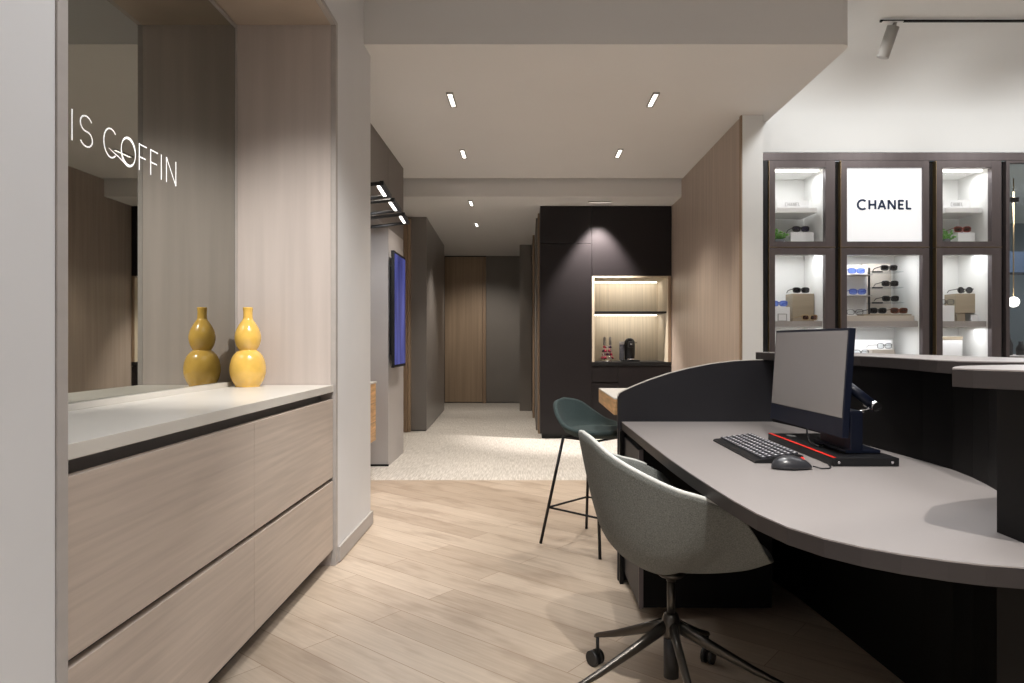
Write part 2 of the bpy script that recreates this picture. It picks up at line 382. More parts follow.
# painted ceiling curving down into the display wall in one sweep
cv = [(-2.95, 3.246), (0, 3.246), (3, 3.246), (4.4, 3.246)]+[(4.97+.449*math.sin(PI/2*i/18), 2.93+.316*math.cos(PI/2*i/18)) for i in range(19)]+[(5.419, 2.8), (5.419, 2.622)]
b_ = bmesh.new(); va = [[b_.verts.new((x, y, z)) for y, z in cv] for x in (1.905, 8.49)]
for i in range(len(cv)-1): b_.faces.new((va[0][i], va[0][i+1], va[1][i+1], va[1][i])).smooth = True
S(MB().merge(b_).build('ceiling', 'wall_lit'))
# unseen sides of the shop
S(box(-1.7, 8.5, -3.05, -3, 0, HI).build('wall_rear', 'wall_white'))
S(box(8.5, 8.55, -3, 5.5, 0, HI).build('wall_far_side', 'wall_white'))

# ============================================================ LEFT NICHE
t = thing('niche_lining', (-1.2, 2.4, 0), 'pale wood panelling lining the tall wall niche around the mirror', 'panelling')
box(-1.55, -.960, 1.394, 1.426, 0, 2.725, .001).build('side_panel', 'frame_trim', t)
box(-1.55, -.985, 3.412, 3.446, 0, 2.70, .001).build('side_panel', 'pale_wood_v', t)
box(-.984, -.960, 3.412, 3.447, 0, 2.725, .001).build('edge_strip', 'frame_trim', t)
box(-1.55, -.985, 1.433, 3.411, 2.70, 2.725, .001).build('top_panel', 'pale_wood_x', t)
box(-.984, -.960, 1.433, 3.411, 2.70, 2.725, .001).build('edge_strip', 'frame_trim', t)
t = thing('drawer_cabinet', (-1.23, 2.42, 0), 'long pale wood cabinet of four wide handleless drawers under the mirror', 'cabinet')
box(-1.50, -1.035, 1.436, 3.408, .085, .62).build('body', 'black', t)
box(-1.50, -1.035, 1.436, 3.408, .621, .864).build('grip_rail', 'handle_grey', t)
box(-1.50, -1.045, 1.436, 3.408, .0, .083).build('plinth', 'black', t)
YS = (1.437, 2.425, 3.406)
for a in range(2):
    for z0, z1 in ((.445, .833), (.083, .425)):
        box(-.998, -.972, YS[a]+.001, YS[a+1]-.001, z0, z1, .0015).build('drawer', 'pale_wood', t)
tag(box(-1.50, -.970, 1.436, 3.408, .869, .903, .0015).build('worktop', 'quartz'), 'pale stone worktop lying on the drawer cabinet below the mirror', 'worktop')
t = thing('wall_mirror', (-1.475, 2.4, .903), 'large tinted wall mirror with white shop lettering above the worktop', 'mirror')
box(-1.475, -1.455, 1.44, 3.392, .925, 2.675).build('mirror_glass', 'mirror', t)
box(-1.478, -1.432, 1.44, 3.30, .9035, .924, .001).build('bottom_ledge', 'quartz', t)
box(-1.478, -1.437, 3.31, 3.392, .9035, .916, .001).build('end_clip', 'grey_metal', t)
box(-1.476, -1.450, 3.394, 3.409, .9035, 2.696, .001).build('frame_side', 'frame_trim', t)
box(-1.476, -1.450, 1.44, 3.392, 2.678, 2.696, .001).build('frame_top', 'frame_trim', t)
# --- stroke lettering
def arc(cx, cy, rx, ry, a0, a1, n=22):
    return [(cx+rx*math.cos(math.radians(a0+(a1-a0)*i/n)), cy+ry*math.sin(math.radians(a0+(a1-a0)*i/n))) for i in range(n+1)]
def glyph(ch, wd):
    """strokes in a box wd wide, 1 tall"""
    W = wd
    if ch == 'I': return [[(W/2, 0), (W/2, 1)]]
    if ch == 'C': return [arc(W/2, .5, W/2, .5, 48, 312, 30)]
    if ch == 'O': return [arc(W/2, .5, W/2, .5, 0, 360, 40)]
    if ch == 'F': return [[(0, 0), (0, 1)], [(0, .97), (W, .97)], [(0, .5), (W*.85, .5)]]
    if ch == 'E': return [[(0, 0), (0, 1)], [(0, .93), (W, .93)], [(0, .5), (W*.9, .5)], [(0, .07), (W, .07)]]
    if ch == 'L': return [[(0, 0), (0, 1)], [(0, .07), (W, .07)]]
    if ch == 'H': return [[(0, 0), (0, 1)], [(W, 0), (W, 1)], [(0, .5), (W, .5)]]
    if ch == 'A': return [[(0, 0), (W/2, 1)], [(W/2, 1), (W, 0)], [(W*.2, .3), (W*.8, .3)]]
    if ch == 'N': return [[(0, 0), (0, 1)], [(0, 1), (W, 0)], [(W, 0), (W, 1)]]
    if ch == 'S':
        a = arc(W/2, .745, W/2*.94, .255, 25, 250, 18); b2 = arc(W/2, .255, W/2, .255, 65, -155, 18)
        return [a+b2]
def letters(spec, h, stroke, d, M, m, parent):
    for ch, x0, x1 in spec:
        mb = MB()
        for pl in glyph(ch, (x1-x0)/h):
            mb.ribbon([(x0+x*h, y*h) for x, y in pl], stroke, d, M)
        mb.build('letter', m, parent)
# mirror: text x axis -> +Y, text y -> +Z, thickness -> +X
Mm = Matrix(((0, 0, 1, -1.4549), (1, 0, 0, 0), (0, 1, 0, 1.762), (0, 0, 0, 1)))
k = .99
sp = [('I', 2.190*k, 2.212*k), ('S', 2.240*k, 2.304*k), ('C', 2.366*k, 2.446*k), ('F', 2.582*k, 2.632*k), ('F', 2.660*k, 2.712*k), ('I', 2.729*k, 2.745*k), ('N', 2.776*k, 2.850*k)]
letters(sp, .100, .0046, .0005, Mm, 'letter_white', t); lm = MB()
oc = 2.512*k; n = 40
pts = [(oc+.044*math.cos(2*PI*i/n), .048+.050*math.sin(2*PI*i/n)) for i in range(n)]
wd = [.0028+.0075*abs(math.sin(2*PI*i/n+.35))**1.5 for i in range(n)]
lm.ribbon(pts, wd, .0005, Mm, closed=True)
sw = [(oc-.118+.0, .030), (oc-.09, .022), (oc-.06, .014), (oc-.03, .004), (oc-.008, -.003)]
lm.ribbon(sw, [.001, .003, .004, .004, .001], .0005, Mm)
lm.build('letter', 'letter_white', t)
# vase
def vase():
    q = .00078
    P = [(0, 0), (66, 0), (72, 6), (92, 40), (104, 80), (106, 112), (101, 150), (86, 190), (66, 214), (53, 224), (56, 232), (68, 255), (76, 285), (77, 310), (71, 340), (58, 370), (42, 396), (31, 412), (28, 425), (27, 455), (29, 478), (29, 486), (24, 487), (22, 470), (0, 460)]
    pts = []
    for i in range(len(P)-1):      # catmull-rom for smooth walls
        p0, p1, p2, p3 = P[max(i-1, 0)], P[i], P[i+1], P[min(i+2, len(P)-1)]
        for s in range(3):
            u = s/3
            f = lambda a, b_, c, e: .5*((2*b_)+(-a+c)*u+(2*a-5*b_+4*c-e)*u*u+(-a+3*b_-3*c+e)*u**3)
            pts.append((max(0, f(p0[0], p1[0], p2[0], p3[0]))*q, max(0, f(p0[1], p1[1], p2[1], p3[1]))*q))
    return MB().lathe(pts, (-1.345, 3.28, .9035), 56)
tag(vase().build('vase', 'yellow_glaze'), 'glossy yellow double gourd vase on the worktop beside the mirror', 'vase')

# ============================================================ CORRIDOR LEFT
t = thing('wall_display_screen', (-1.23, 6.37, .88), 'tall thin blue lit display screen on the corridor partition', 'screen')
box(-1.252, -1.222, 6.2, 6.55, 1.0, 1.8).build('mount', 'black', t)
s_ = box(-1.222, -1.196, 6.10, 6.66, .885, 1.935, .003).build('housing', 'black', t)
box(-1.1958, -1.193, 6.125, 6.64, .91, 1.912).build('display_panel', 'blue_display', t)
def picture_light(y0, y1, x0, x1, label):
    z = 2.12; ym = (y0+y1)/2; xe = (x0+x1)/2; r = .013
    t = thing('wall_light', (-1.94, ym, z-.12), label, 'light', 'black loop lights over the coat recess')
    for yy, xx in ((y0, x0), (y1, x1)):
        MB().tube([(-1.94, yy, z-.115), (xx-.02, yy, z)], r, 8).build('arm', 'black', t)
    M = Matrix.Translation((xe, ym, z)) @ Matrix.Rotation(math.atan2(-(x1-x0), y1-y0), 4, 'Z'); hl = (y1-y0)/2
    MB().box(-.034, -.010, -hl-.012, hl+.012, -.016, .012, .003, M).build('head', 'black', t)
    MB().box(-.060, -.040, -hl+.05, hl-.04, -.014, -.006, .001, M).build('diffuser', 'led_soft', t)
    box(-1.9495, -1.935, y0-.03, y1+.03, z-.15, z-.085).build('wall_plate', 'black', t)
    lamp('wall_light_lamp', 'AREA', (xe-.06, ym, z-.03), 3.5, SOFT, (xe-.5, ym, 1.0), size=.12, size_y=.04)
picture_light(4.31, 4.69, -.900, -.927, 'black loop wall light nearest the white pier')
picture_light(4.82, 5.20, -.930, -.952, 'middle one of three black loop wall lights')
picture_light(5.36, 5.74, -.957, -.985, 'black loop wall light farthest from the pier, by the blue screen')
t = thing('wall_drawer_unit', (-1.6, 5.5, .28), 'oak wall hung unit in the recess behind the white pier', 'unit')
box(-1.93, -1.292, 5.0, 5.80, .285, .765, .002).build('body', 'oak_h', t)
box(-1.93, -1.288, 4.99, 5.81, .767, .78, .001).build('top', 'quartz', t)
for z in (.44, .60): box(-1.2918, -1.2905, 5.01, 5.79, z, z+.005).build('reveal', 'oak_trim', t)
t = thing('framed_mirror', (-1.30, 5.40, 1.0), 'slim black edged panel standing in the recess', 'panel')
box(-1.335, -1.302, 5.35, 5.365, 1.0, 2.02, .002).build('frame', 'black', t)
box(-1.93, -1.337, 5.352, 5.362, 1.0, 2.02).build('pane', 'partition', t)
box(-1.6, -1.5, 5.34, 5.38, .781, 1.0).build('stand', 'black', t)

# ceiling lights
def downlight(x, y, z, label, along='y', L=.26, W=.030, energy=100, tgt=None, angle=96, blend=.75, col=WARM, grp=True, rad=.04):
    t = thing('ceiling_light', (x, y, z-.012), label, 'ceiling light', 'recessed slot lights of the corridor')
    hx, hy = (W/2, L/2) if along == 'y' else (L/2, W/2)
    m = box(x-hx-.009, x-hx, y-hy-.009, y+hy+.009, z-.012, z-.0005); m.box(x+hx, x+hx+.009, y-hy-.009, y+hy+.009, z-.012, z-.0005)
    m.box(x-hx, x+hx, y-hy-.009, y-hy, z-.012, z-.0005); m.box(x-hx, x+hx, y+hy, y+hy+.009, z-.012, z-.0005)
    m.build('frame', 'grey_metal', t)
    box(x-hx+.002, x+hx-.002, y-hy+.002, y+hy-.002, z-.006, z-.001).build('diffuser', 'led', t)
    lamp('ceiling_light_lamp', 'SPOT', (x, y, z-.03), energy, col, tgt or (x, y, 0), angle=angle, blend=blend, radius=rad)
downlight(-.55, 4.92, MID, 'slot light in the corridor ceiling, front left near the pier')
downlight(-.60, 6.34, MID, 'slot light in the corridor ceiling, second on the left')
downlight(.90, 4.92, MID, 'slot light in the corridor ceiling, front right')
downlight(.84, 6.32, MID, 'slot light in the corridor ceiling, right side before the dark cabinet')
downlight(-.64, 7.68, LOW, 'slot light just past the ceiling step on the left', energy=70)
downlight(-.684, 9.1, LOW, 'farthest slot light toward the end door', energy=130, L=.24)
downlight(.80, 7.62, LOW, 'wide slot light right above the dark coffee cabinet', along='x', L=.24, W=.03, energy=420, tgt=(.80, 7.81, 1.6), angle=72, blend=.6, col=(1, .92, .86))
lamp('corridor_lamp', 'SPOT', (-.66, 10.8, LOW-.05), 85, WARM, (-.8, 12.0, .5), angle=95, blend=.8)
lamp('recess_lamp', 'AREA', (-1.45, 5.2, 2.08), 9, NEUT, size=.3)

# ============================================================ COFFEE CABINET
CY = 7.85
t = thing('coffee_cabinet', (.9, 8.15, 0), 'tall plum black cabinet with lit open coffee niche', 'cabinet')
NX0, NX1, NZ0, NZ1 = .736, 1.645, .884, 1.873
m = box(.14, NX0-.002, CY+.03, 8.55, .06, LOW-.004); m.box(NX0-.002, 1.648, CY+.03, 8.55, NZ1+.03, LOW-.004)
m.box(NX0-.002, 1.648, CY+.03, 8.50, .06, NZ0-.045); m.build('body', 'plum_black', t)
box(.16, 1.648, CY+.06, 8.5, 0, .059).build('plinth', 'black', t)
box(.140, NX0-.003, CY, CY+.028, .062, 2.246, .001).build('door', 'plum_black', t)
m = box(.140, NX0-.003, CY, CY+.028, 2.250, LOW-.004, .001); m.box(NX0, 1.648, CY, CY+.028, NZ1+.002, LOW-.004, .001)
m.build('upper_panel', 'plum_black', t)
m = box(NX0, NX0+.028, CY, 8.5, NZ0, NZ1); m.box(NX1-.035, NX1, CY, 8.5, NZ0, NZ1); m.box(NX0+.028, NX1-.035, CY, 8.5, NZ1-.02, NZ1)
m.box(NX0+.028, NX1-.035, 8.47, 8.5, NZ0, NZ1-.02); m.build('niche_lining', 'niche_lining', t)
box(NX1-.034, NX1-.001, CY-.003, CY-.0005, NZ0, NZ1).build('edge_strip', 'oak_trim', t)
box(NX0+.030, NX1-.037, CY+.08, 8.468, 1.448, 1.47, .001).build('shelf', 'black', t)
box(NX0+.05, NX1-.06, 8.40, 8.425, NZ1-.031, NZ1-.0205).build('light_strip', 'led', t)
box(NX0+.05, NX1-.06, 8.40, 8.425, 1.437, 1.4475).build('light_strip', 'led', t)
lamp('niche_lamp', 'AREA', ((NX0+NX1)/2, 8.28, NZ1-.04), 1.6, (1, .94, .85), ((NX0+NX1)/2, 8.44, 1.4), size=.75, size_y=.03)
lamp('niche_lamp', 'AREA', ((NX0+NX1)/2, 8.28, 1.43), 1.6, (1, .94, .85), ((NX0+NX1)/2, 8.44, .9), size=.75, size_y=.03)
box(NX0, 1.648, CY-.004, 8.465, NZ0-.042, NZ0-.0005, .001).build('worktop', 'black', t)
xs = 1.035
box(NX0, xs-.002, CY+.0, CY+.028, .655, NZ0-.05, .001).build('drawer', 'plum_black', t)
box(NX0, xs-.002, CY+.0, CY+.028, .062, .640, .001).build('door', 'plum_black', t)
box(xs+.001, 1.648, CY+.0, CY+.028, .062, NZ0-.05, .001).build('door', 'plum_black', t)
# capsule stand
t = thing('capsule_stand', (.935, 8.06, .885), 'wire capsule stand with red and dark coffee pods in the niche', 'stand')
MB().lathe([(0, 0), (.06, 0), (.06, .008), (0, .01)], (.935, 8.06, .885), 24).build('base', 'chrome', t)
for dx in (-.034, .034):
    MB().tube([(.935+dx, 8.06, .895), (.935+dx, 8.06, 1.175)], .006, 8).build('rod', 'chrome', t)
    m = MB()
    MB().tube([(.935+dx, 8.06, 1.08), (.935+dx, 8.06, 1.17)], .016, 12).build('sleeve', 'grey_metal', t)
i = 0
for r_, (z, R) in enumerate(((.915, .058), (.955, .05), (.995, .045), (1.04, .04))):
    for a in range(6):
        an = a*PI/3+r_*.5; i += 1
        MB().lathe([(0, 0), (.018, .002), (.014, .022), (.006, .028)], (.935+R*math.cos(an), 8.06+R*math.sin(an), z), 10).build('coffee_pod', ('pod_red', 'pod_dark', 'chrome', 'pod_red')[(i*7) % 4], t)
# coffee machine
t = thing('coffee_machine', (1.19, 8.08, .885), 'small black capsule coffee machine with side water tank', 'coffee machine')
cx, cy, z = 1.205, 8.10, .885
box(cx-.10, cx+.10, cy-.14, cy+.10, z+.0005, z+.018, .006).build('base', 'black', t)
m = MB().lathe([(0, .018), (.058, .018), (.062, .08), (.064, .19), (.060, .235), (.045, .262), (.02, .275), (0, .277)], (cx, cy, z), 32); m.build('body', 'black', t)
MB().box(cx-.03, cx+.03, cy-.115, cy-.05, z+.165, z+.235, .012).build('brew_head', 'black', t)
MB().tube([(cx-.012, cy-.117, z+.205), (cx+.012, cy-.117, z+.205)], .010, 10).build('spout', 'chrome', t)
MB().lathe([(0, .018), (.044, .018), (.044, .035), (0, .036)], (cx, cy-.10, z), 24).build('cup_tray', 'chrome', t)
MB().tube([(cx-.085, cy, z+.222), (cx+.085, cy, z+.222)], .007, 10).build('lever', 'chrome', t)
MB().tube([(cx-.093, cy+.01, z+.018), (cx-.093, cy+.01, z+.2)], .030, 20).build('water_tank', 'tank', t)
MB().tube([(cx-.093, cy+.01, z+.2), (cx-.093, cy+.01, z+.235)], .031, 20).build('tank_lid', 'white_box', t)

# ============================================================ DISPLAY CABINETS
DY = 5.40; Q = DY/F
def dx_(x): return (x-VX)*Q
def dz_(y): return HC+(VY-y)*Q
TOPZ = dz_(153)
m = box(dx_(761.5), 4.85, 5.40, 5.415, dz_(160.5), TOPZ, .001)
S(m.build('trim_5', 'bronze'))
S(box(dx_(761.5), dx_(768)-.002, 5.40, 5.94, 0, dz_(160.8)).build('trim_6', 'black'))
BACK = 5.82
def cabinet(x0, x1, gx0, gx1, label, upper):
    X0, X1, G0, G1 = dx_(x0), dx_(x1), dx_(gx0), dx_(gx1)
    t = thing('display_cabinet', ((X0+X1)/2, 5.6, 0), label, 'display cabinet', 'bronze framed eyewear cabinets')
    zt = dz_(161); zs = dz_(247.5)
    m = box(X0, G0-.005, 5.445, BACK, .06, zt); m.box(G1+.005, X1, 5.445, BACK, .06, zt)
    m.box(G0-.005, G1+.005, 5.445, BACK, zt-.05, zt); m.box(G0-.005, G1+.005, BACK, BACK+.02, .06, zt)
    m.box(G0-.005, G1+.005, 5.445, BACK, zs-.015, zs+.015); m.box(G0-.005, G1+.005, 5.445, BACK, .06, .09)
    m.build('body', 'case_white', t)
    box(X0+.01, X1-.01, 5.46, BACK, 0, .059).build('plinth', 'black', t)
    for (z0, z1, g0, g1) in ((zs+.003, zt, dz_(241.6), dz_(167.7)), (.07, zs-.003, .16, dz_(254.8))):
        m = box(X0+.003, G0, 5.39, 5.44, z0, z1, .002); m.box(G1, X1-.003, 5.39, 5.44, z0, z1, .002)
        m.box(G0, G1, 5.391, 5.44, z0, g0, .001); m.box(G0, G1, 5.391, 5.44, g1, z1, .001)
        dr = m.build('door', 'bronze', t)
        m = box(X0, X0+.003, 5.388, 5.44, z0, z1); m.box(X0, X1, 5.388, 5.392, z0-.003, z0); m.build('edge_strip', 'brass', dr)
        if not (upper == 'sign' and z0 > 1): box(G0, G1, 5.425, 5.431, g0, g1).build('pane', 'glass', dr)
    box(G0-.004, G1+.004, 5.46, BACK-.002, dz_(326.8)+.002, dz_(321.2)+.002, .001).build('shelf', 'taupe_shelf', t)
    box(G0+.02, G1-.02, 5.47, 5.49, zt-.065, zt-.052).build('light_strip', 'led_soft', t)
    xm = (X0+X1)/2
    if upper != 'sign':
        lamp('cabinet_lamp', 'AREA', (xm, 5.55, zt-.07), 1.1, SOFT, size=.3, size_y=.12)
    lamp('cabinet_lamp', 'AREA', (xm, 5.55, zs-.03), 1.5 if upper != 'sign' else 2.2, SOFT, size=.35, size_y=.12)
    lamp('cabinet_lamp', 'AREA', (xm, 5.55, dz_(328)), 1.1, SOFT, size=.35, size_y=.12)
    return t
cabinet(768.4, 835, 774.7, 825, 'left bronze eyewear cabinet beside the wood wall', 'case')
t = cabinet(840, 929, 846.5, 922, 'wide middle bronze eyewear cabinet with lit brand sign', 'sign')
cabinet(935.2, 1001, 942, 991, 'right bronze eyewear cabinet next to the glazed door', 'case')
sg = box(dx_(846.4), dx_(922.2), 5.405, 5.435, dz_(241.6), dz_(167.6)).build('sign_panel', 'lightbox', t, label='lit white sign panel')
Mc = Matrix(((1, 0, 0, 0), (0, 0, -1, 5.4045), (0, 1, 0, dz_(209.2)), (0, 0, 0, 1)))
h = 9.2*Q
bx = [('C', 858, 867.3), ('H', 869.6, 875.6), ('A', 878.6, 885.6), ('N', 888.8, 895.2), ('E', 899.2, 904), ('L', 907, 911.6)]
letters([(c, dx_(a), dx_(b_)) for c, a, b_ in bx], h, 2.0*Q, .0015, Mc, 'letter_navy', sg)
# gaps between cabinets
for a, b_ in ((835.2, 839.8), (929.2, 935), (1001.2, 1005.5)):
    S(box(dx_(a), dx_(b_), 5.43, 5.94, 0, dz_(160.8)).build('trim_7', 'black'))
# glazed door with the next room behind
d = bpy.data.objects.new('door_3', None); C.objects.link(d); d['kind'] = 'structure'; d.location = (4.2, 5.42, 0)
m = box(dx_(1005.7), dx_(1009.2), 5.395, 5.44, 0, dz_(161)); m.box(dx_(1009.2), 4.85, 5.395, 5.44, dz_(162.8), dz_(161)); m.box(4.80, 4.85, 5.395, 5.44, 0, dz_(162.8)); m.box(dx_(1009.2), 4.8, 5.395, 5.44, 0, .15)
m.build('door_frame', 'bronze', d)
box(dx_(1009.2), 4.80, 5.415, 5.422, .15, dz_(162.8)).build('pane', 'glass', d)
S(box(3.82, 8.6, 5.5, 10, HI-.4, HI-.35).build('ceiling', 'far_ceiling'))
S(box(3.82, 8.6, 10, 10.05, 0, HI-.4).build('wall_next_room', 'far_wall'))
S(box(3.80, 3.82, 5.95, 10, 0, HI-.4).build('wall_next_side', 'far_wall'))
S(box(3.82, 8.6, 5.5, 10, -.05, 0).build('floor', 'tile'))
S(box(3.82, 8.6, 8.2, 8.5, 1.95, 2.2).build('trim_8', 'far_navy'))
lamp('next_room_lamp', 'AREA', (5.5, 7.3, 2.7), 90, COOL, size=1.2)
def far(x, y, Y): return ((x-VX)*Y/F, Y, HC+(VY-y)*Y/F)
p = far(1013.5, 302, 7.2)
t = thing('pendant_lamp', p, 'glowing white globe pendant seen through the glazed door', 'pendant lamp')
MB().sphere(p, .055).build('globe', 'globe_glow', t)
MB().tube([p, (p[0], p[1], HI-.41)], .006, 8).build('cord', 'brass', t)
p = far(1013, 200, 6.6)
t = thing('track_spotlight', p, 'black spotlight behind the glazed door glass', 'spotlight')
MB().box(p[0]-.07, p[0]+.04, p[1]-.03, p[1]+.03, p[2]-.02, p[2]+.02, .006).build('head', 'black', t)
MB().tube([(p[0]-.05, p[1], p[2]), (p[0]-.05, p[1], HI-.41)], .008, 8).build('stem', 'black', t)
t = thing('far_counter', (4.95, 7.0, 0), 'dark counter with equipment in the room behind the glazed door', 'counter')
box(4.5, 5.6, 6.8, 7.3, 0, .95).build('body', 'far_navy', t); box(4.48, 5.62, 6.78, 7.32, .951, .98).build('top', 'taupe_shelf', t)
for i_, (x, hh) in enumerate(((4.92, .22), (5.05, .14), (5.16, .3))):
    tag(MB().lathe([(0, 0), (.04, 0), (.045, hh*.5), (.02, hh*.8), (.02, hh), (0, hh)], (x, 7.0, .981), 16).build('bottle', 'black'),
        ('dark bottle on the far counter, left', 'short dark bottle in the middle of the far counter', 'tallest dark bottle on the far counter')[i_], 'bottle', 'bottles on the far counter')

# ---- eyewear
def eyewear(name, frame, lens, round_=False, thin=False):
    """front plane faces -Y, origin at bottom centre; 0.145 wide"""
    t = thing(name, (0, 0, 0), '', 'glasses', 'eyewear on the cabinet shelves')
    n = 20; fr = MB(); rt = .0022 if thin else .0042
    for s in (-1, 1):
        cxx = s*.035; pts = []
        for i in range(n+1):
            a = 2*PI*i/n; c_, s2 = math.cos(a), math.sin(a)
            e = 1 if round_ else .62
            px = math.copysign(abs(c_)**e, c_)*(.024 if round_ else .030); pz = math.copysign(abs(s2)**e, s2)*(.023 if round_ else .020)
            if not round_ and s2 > 0: px += s*.003*s2
            pts.append((cxx+px, 0, .024+pz))
        fr.tube(pts, rt, 6)
        l = MB(); b_ = bmesh.new(); vv = [b_.verts.new((q_[0], .0012, q_[2])) for q_ in pts[:-1]]; f_ = b_.faces.new(vv)
        r = bmesh.ops.extrude_face_region(b_, geom=[f_])
        for v in r['geom']:
            if isinstance(v, bmesh.types.BMVert): v.co.y = -.0012
        l.merge(b_).build('lens', lens, t)
        MB().tube([(s*.067, 0, .032), (s*.070, .01, .032), (s*.070, .10, .028), (s*.068, .128, .012)], .0032 if not thin else .002, 6).build('temple', frame, t)
        fr.tube([(s*.06, 0, .034), (s*.069, 0, .033)], rt, 6)
    fr.tube([(-.010, 0, .030), (0, -.002, .033), (.010, 0, .030)], rt, 6)
    fr.build('frame', frame, t)
    return t
PR = {}
used = set()
def glasses(kind, x, y, Y, label, rz=0.0):
    """x,y = photo pixel of the bottom centre of the front, Y = real depth in the case"""
    if kind not in PR:
        PR[kind] = eyewear('sunglasses' if kind != 'clear' else 'eyeglasses', *{'black': ('black', 'dark_lens'), 'violet': ('black', 'violet_lens'), 'blue': ('blue_frame', 'blue_lens'),
            'brown': ('tortoise', 'amber_lens'), 'red': ('red_frame', 'amber_lens'), 'round': ('black', 'dark_lens', True), 'gold': ('brass', 'amber_lens'), 'clear': ('black', 'acrylic', False, True)}[kind])
    o = PR[kind]; p = far(x, y, Y)
    if kind not in used:
        used.add(kind); o.location = p; o.rotation_euler = (0, 0, rz); o['label'] = label
    else: o = dup(o, p, label, rz)
    o['category'] = 'sunglasses' if kind != 'clear' else 'glasses'
    return o
def pbox(name, x0, x1, y0, y1, Y0, Y1, m, label, cat, bev=.002, group=None):
    """box whose front face fills a photo rectangle at depth Y0"""
    a = far(x0, y1, Y0); b_ = far(x1, y0, Y0)
    return tag(box(a[0], b_[0], Y0, Y1, a[2], b_[2], bev).build(name, m), label, cat, group)
ZS = dz_(321.2)+.003     # shelf top
ZU = dz_(247.5)+.0155    # upper compartment floor
def rbox(name, x0, x1, Y0, Y1, z0, z1, m, label, cat, bev=.002):
    return tag(box(x0, x1, Y0, Y1, z0, z1, bev).build(name, m), label, cat)
def fx(x, Y): return (x-VX)*Y/F
def fz(y, Y): return HC+(VY-y)*Y/F
def gl(kind, x, Y, z, label, rz=0): 
    return glasses(kind, x, VY-(z+.0045-HC)*F/Y, Y, label, rz)
def plaque(x0, x1, name_spec, lab1, lab2, x2):
    Y = 5.56
    zb = fz(208.8, Y)
    t = thing('brand_plaque', (fx((x0+x1)/2, Y), Y, zb), lab1, 'sign')
    box(fx(x0, Y), fx(x1, Y), Y, Y+.03, zb, fz(199.8, Y), .001).build('block', 'white_box', t)
    M = Matrix(((1, 0, 0, 0), (0, 0, -1, Y-.0002), (0, 1, 0, fz(206.2, Y)), (0, 0, 0, 1)))
    wv = (x1-x0)*.48; xs_ = x0+(x1-x0)*.27; u = wv/6
    letters([(c, fx(xs_+i*u+.3, Y), fx(xs_+(i+1)*u-.6, Y)) for i, c in enumerate('CHANEL')], 3.6*Y/F, .6*Y/F, .001, M, 'letter_grey', t)
    tag(box(fx(x0, Y)-.02, fx(x2, Y), 5.50, 5.80, fz(214, Y), zb-.001, .002).build('floating_shelf', 'white_box'), lab2, 'shelf')
plaque(776, 809, None, 'white brand plaque in the left cabinet, upper compartment', 'thick white shelf under the plaque in the left cabinet', 814)
plaque(943.5, 970, None, 'white brand plaque in the right cabinet, upper compartment', 'thick white shelf under the plaque in the right cabinet', 977)
def plant(x, Y, z, label, hgt=.1):
    t = thing('potted_plant', (x, Y, z), label, 'plant', 'small plants in the eyewear cabinets')
    MB().lathe([(0, 0), (.034, 0), (.042, .07), (.036, .07), (.034, .06), (0, .058)], (x, Y, z), 20).build('pot', 'pot', t)
    m = MB()
    for i in range(26):
        a = random.uniform(0, 2*PI); e = random.uniform(.3, 1.3); L_ = random.uniform(.5, 1)*hgt
        d_ = Vector((math.cos(a)*math.cos(e), math.sin(a)*math.cos(e), math.sin(e))); p0 = Vector((x, Y, z+.06)); p1 = p0+d_*L_
        m.mi = 0; m.tube([p0, p1], .0012, 5)
        for s in (.6, .8, 1):
            m.sphere(p0+d_*L_*s+Vector((random.uniform(-.008, .008), 0, random.uniform(-.006, .006))), .010, (1, .6, .5+random.random()*.5), 8)
    m.build('foliage', 'leaf', t)
plant(fx(779, 5.56), 5.56, ZU, 'small green plant in grey pot, left cabinet top compartment', .10)
plant(fx(944.5, 5.56), 5.56, ZU, 'small green plant in grey pot, right cabinet top compartment', .10)
Y = 5.58
rbox('display_block', fx(789, Y), fx(812, Y), Y-.04, Y+.16, ZU, fz(233, Y), 'white_box', 'white block under violet sunglasses in the left cabinet top', 'block')
gl('violet', 800.8, Y-.02, fz(233, Y)+.001, 'violet lensed sunglasses beside the plant in the left cabinet')
rbox('display_block', fx(955, Y), fx(972, Y), Y-.04, Y+.16, ZU, fz(233.3, Y), 'white_box', 'white block under red brown sunglasses in the right cabinet top', 'block')
gl('red', 962.5, Y-.02, fz(233.3, Y)+.001, 'red brown sunglasses in the right cabinet top compartment')
# left lower
Y = 5.60
rbox('display_box', fx(792.5, Y), fx(814, Y), Y, Y+.15, ZS, fz(293.6, Y), 'tan_box', 'tall brushed tan box on the left cabinet shelf', 'box')
gl('black', 801, Y+.02, fz(293.6, Y)+.001, 'black sunglasses on the tan box in the left cabinet')
rbox('display_box', fx(775.5, 5.55), fx(790, 5.55), 5.55, 5.70, ZS, fz(307, 5.55), 'white_box', 'white box at the left end of the left cabinet shelf', 'box')
gl('blue', 779.0, 5.57, fz(307, 5.55)+.001, 'blue lensed sunglasses on the white box in the left cabinet')
t = thing('small_frame', (fx(782, 5.50), 5.505, ZS), 'tiny silver framed card before the white box in the left cabinet', 'frame')
a0, a1, z1 = fx(778, 5.5), fx(787, 5.5), ZS+.06
m = box(a0, a0+.005, 5.5, 5.51, ZS, z1); m.box(a1-.005, a1, 5.5, 5.51, ZS, z1); m.box(a0, a1, 5.5, 5.51, ZS, ZS+.005); m.box(a0, a1, 5.5, 5.51, z1-.005, z1); m.build('frame', 'grey_metal', t)
box(a0+.005, a1-.005, 5.504, 5.508, ZS+.005, z1-.005).build('card', 'white_box', t)
gl('gold', 809.5, 5.50, ZS+.001, 'gold framed sunglasses lying before the tan box', .15)
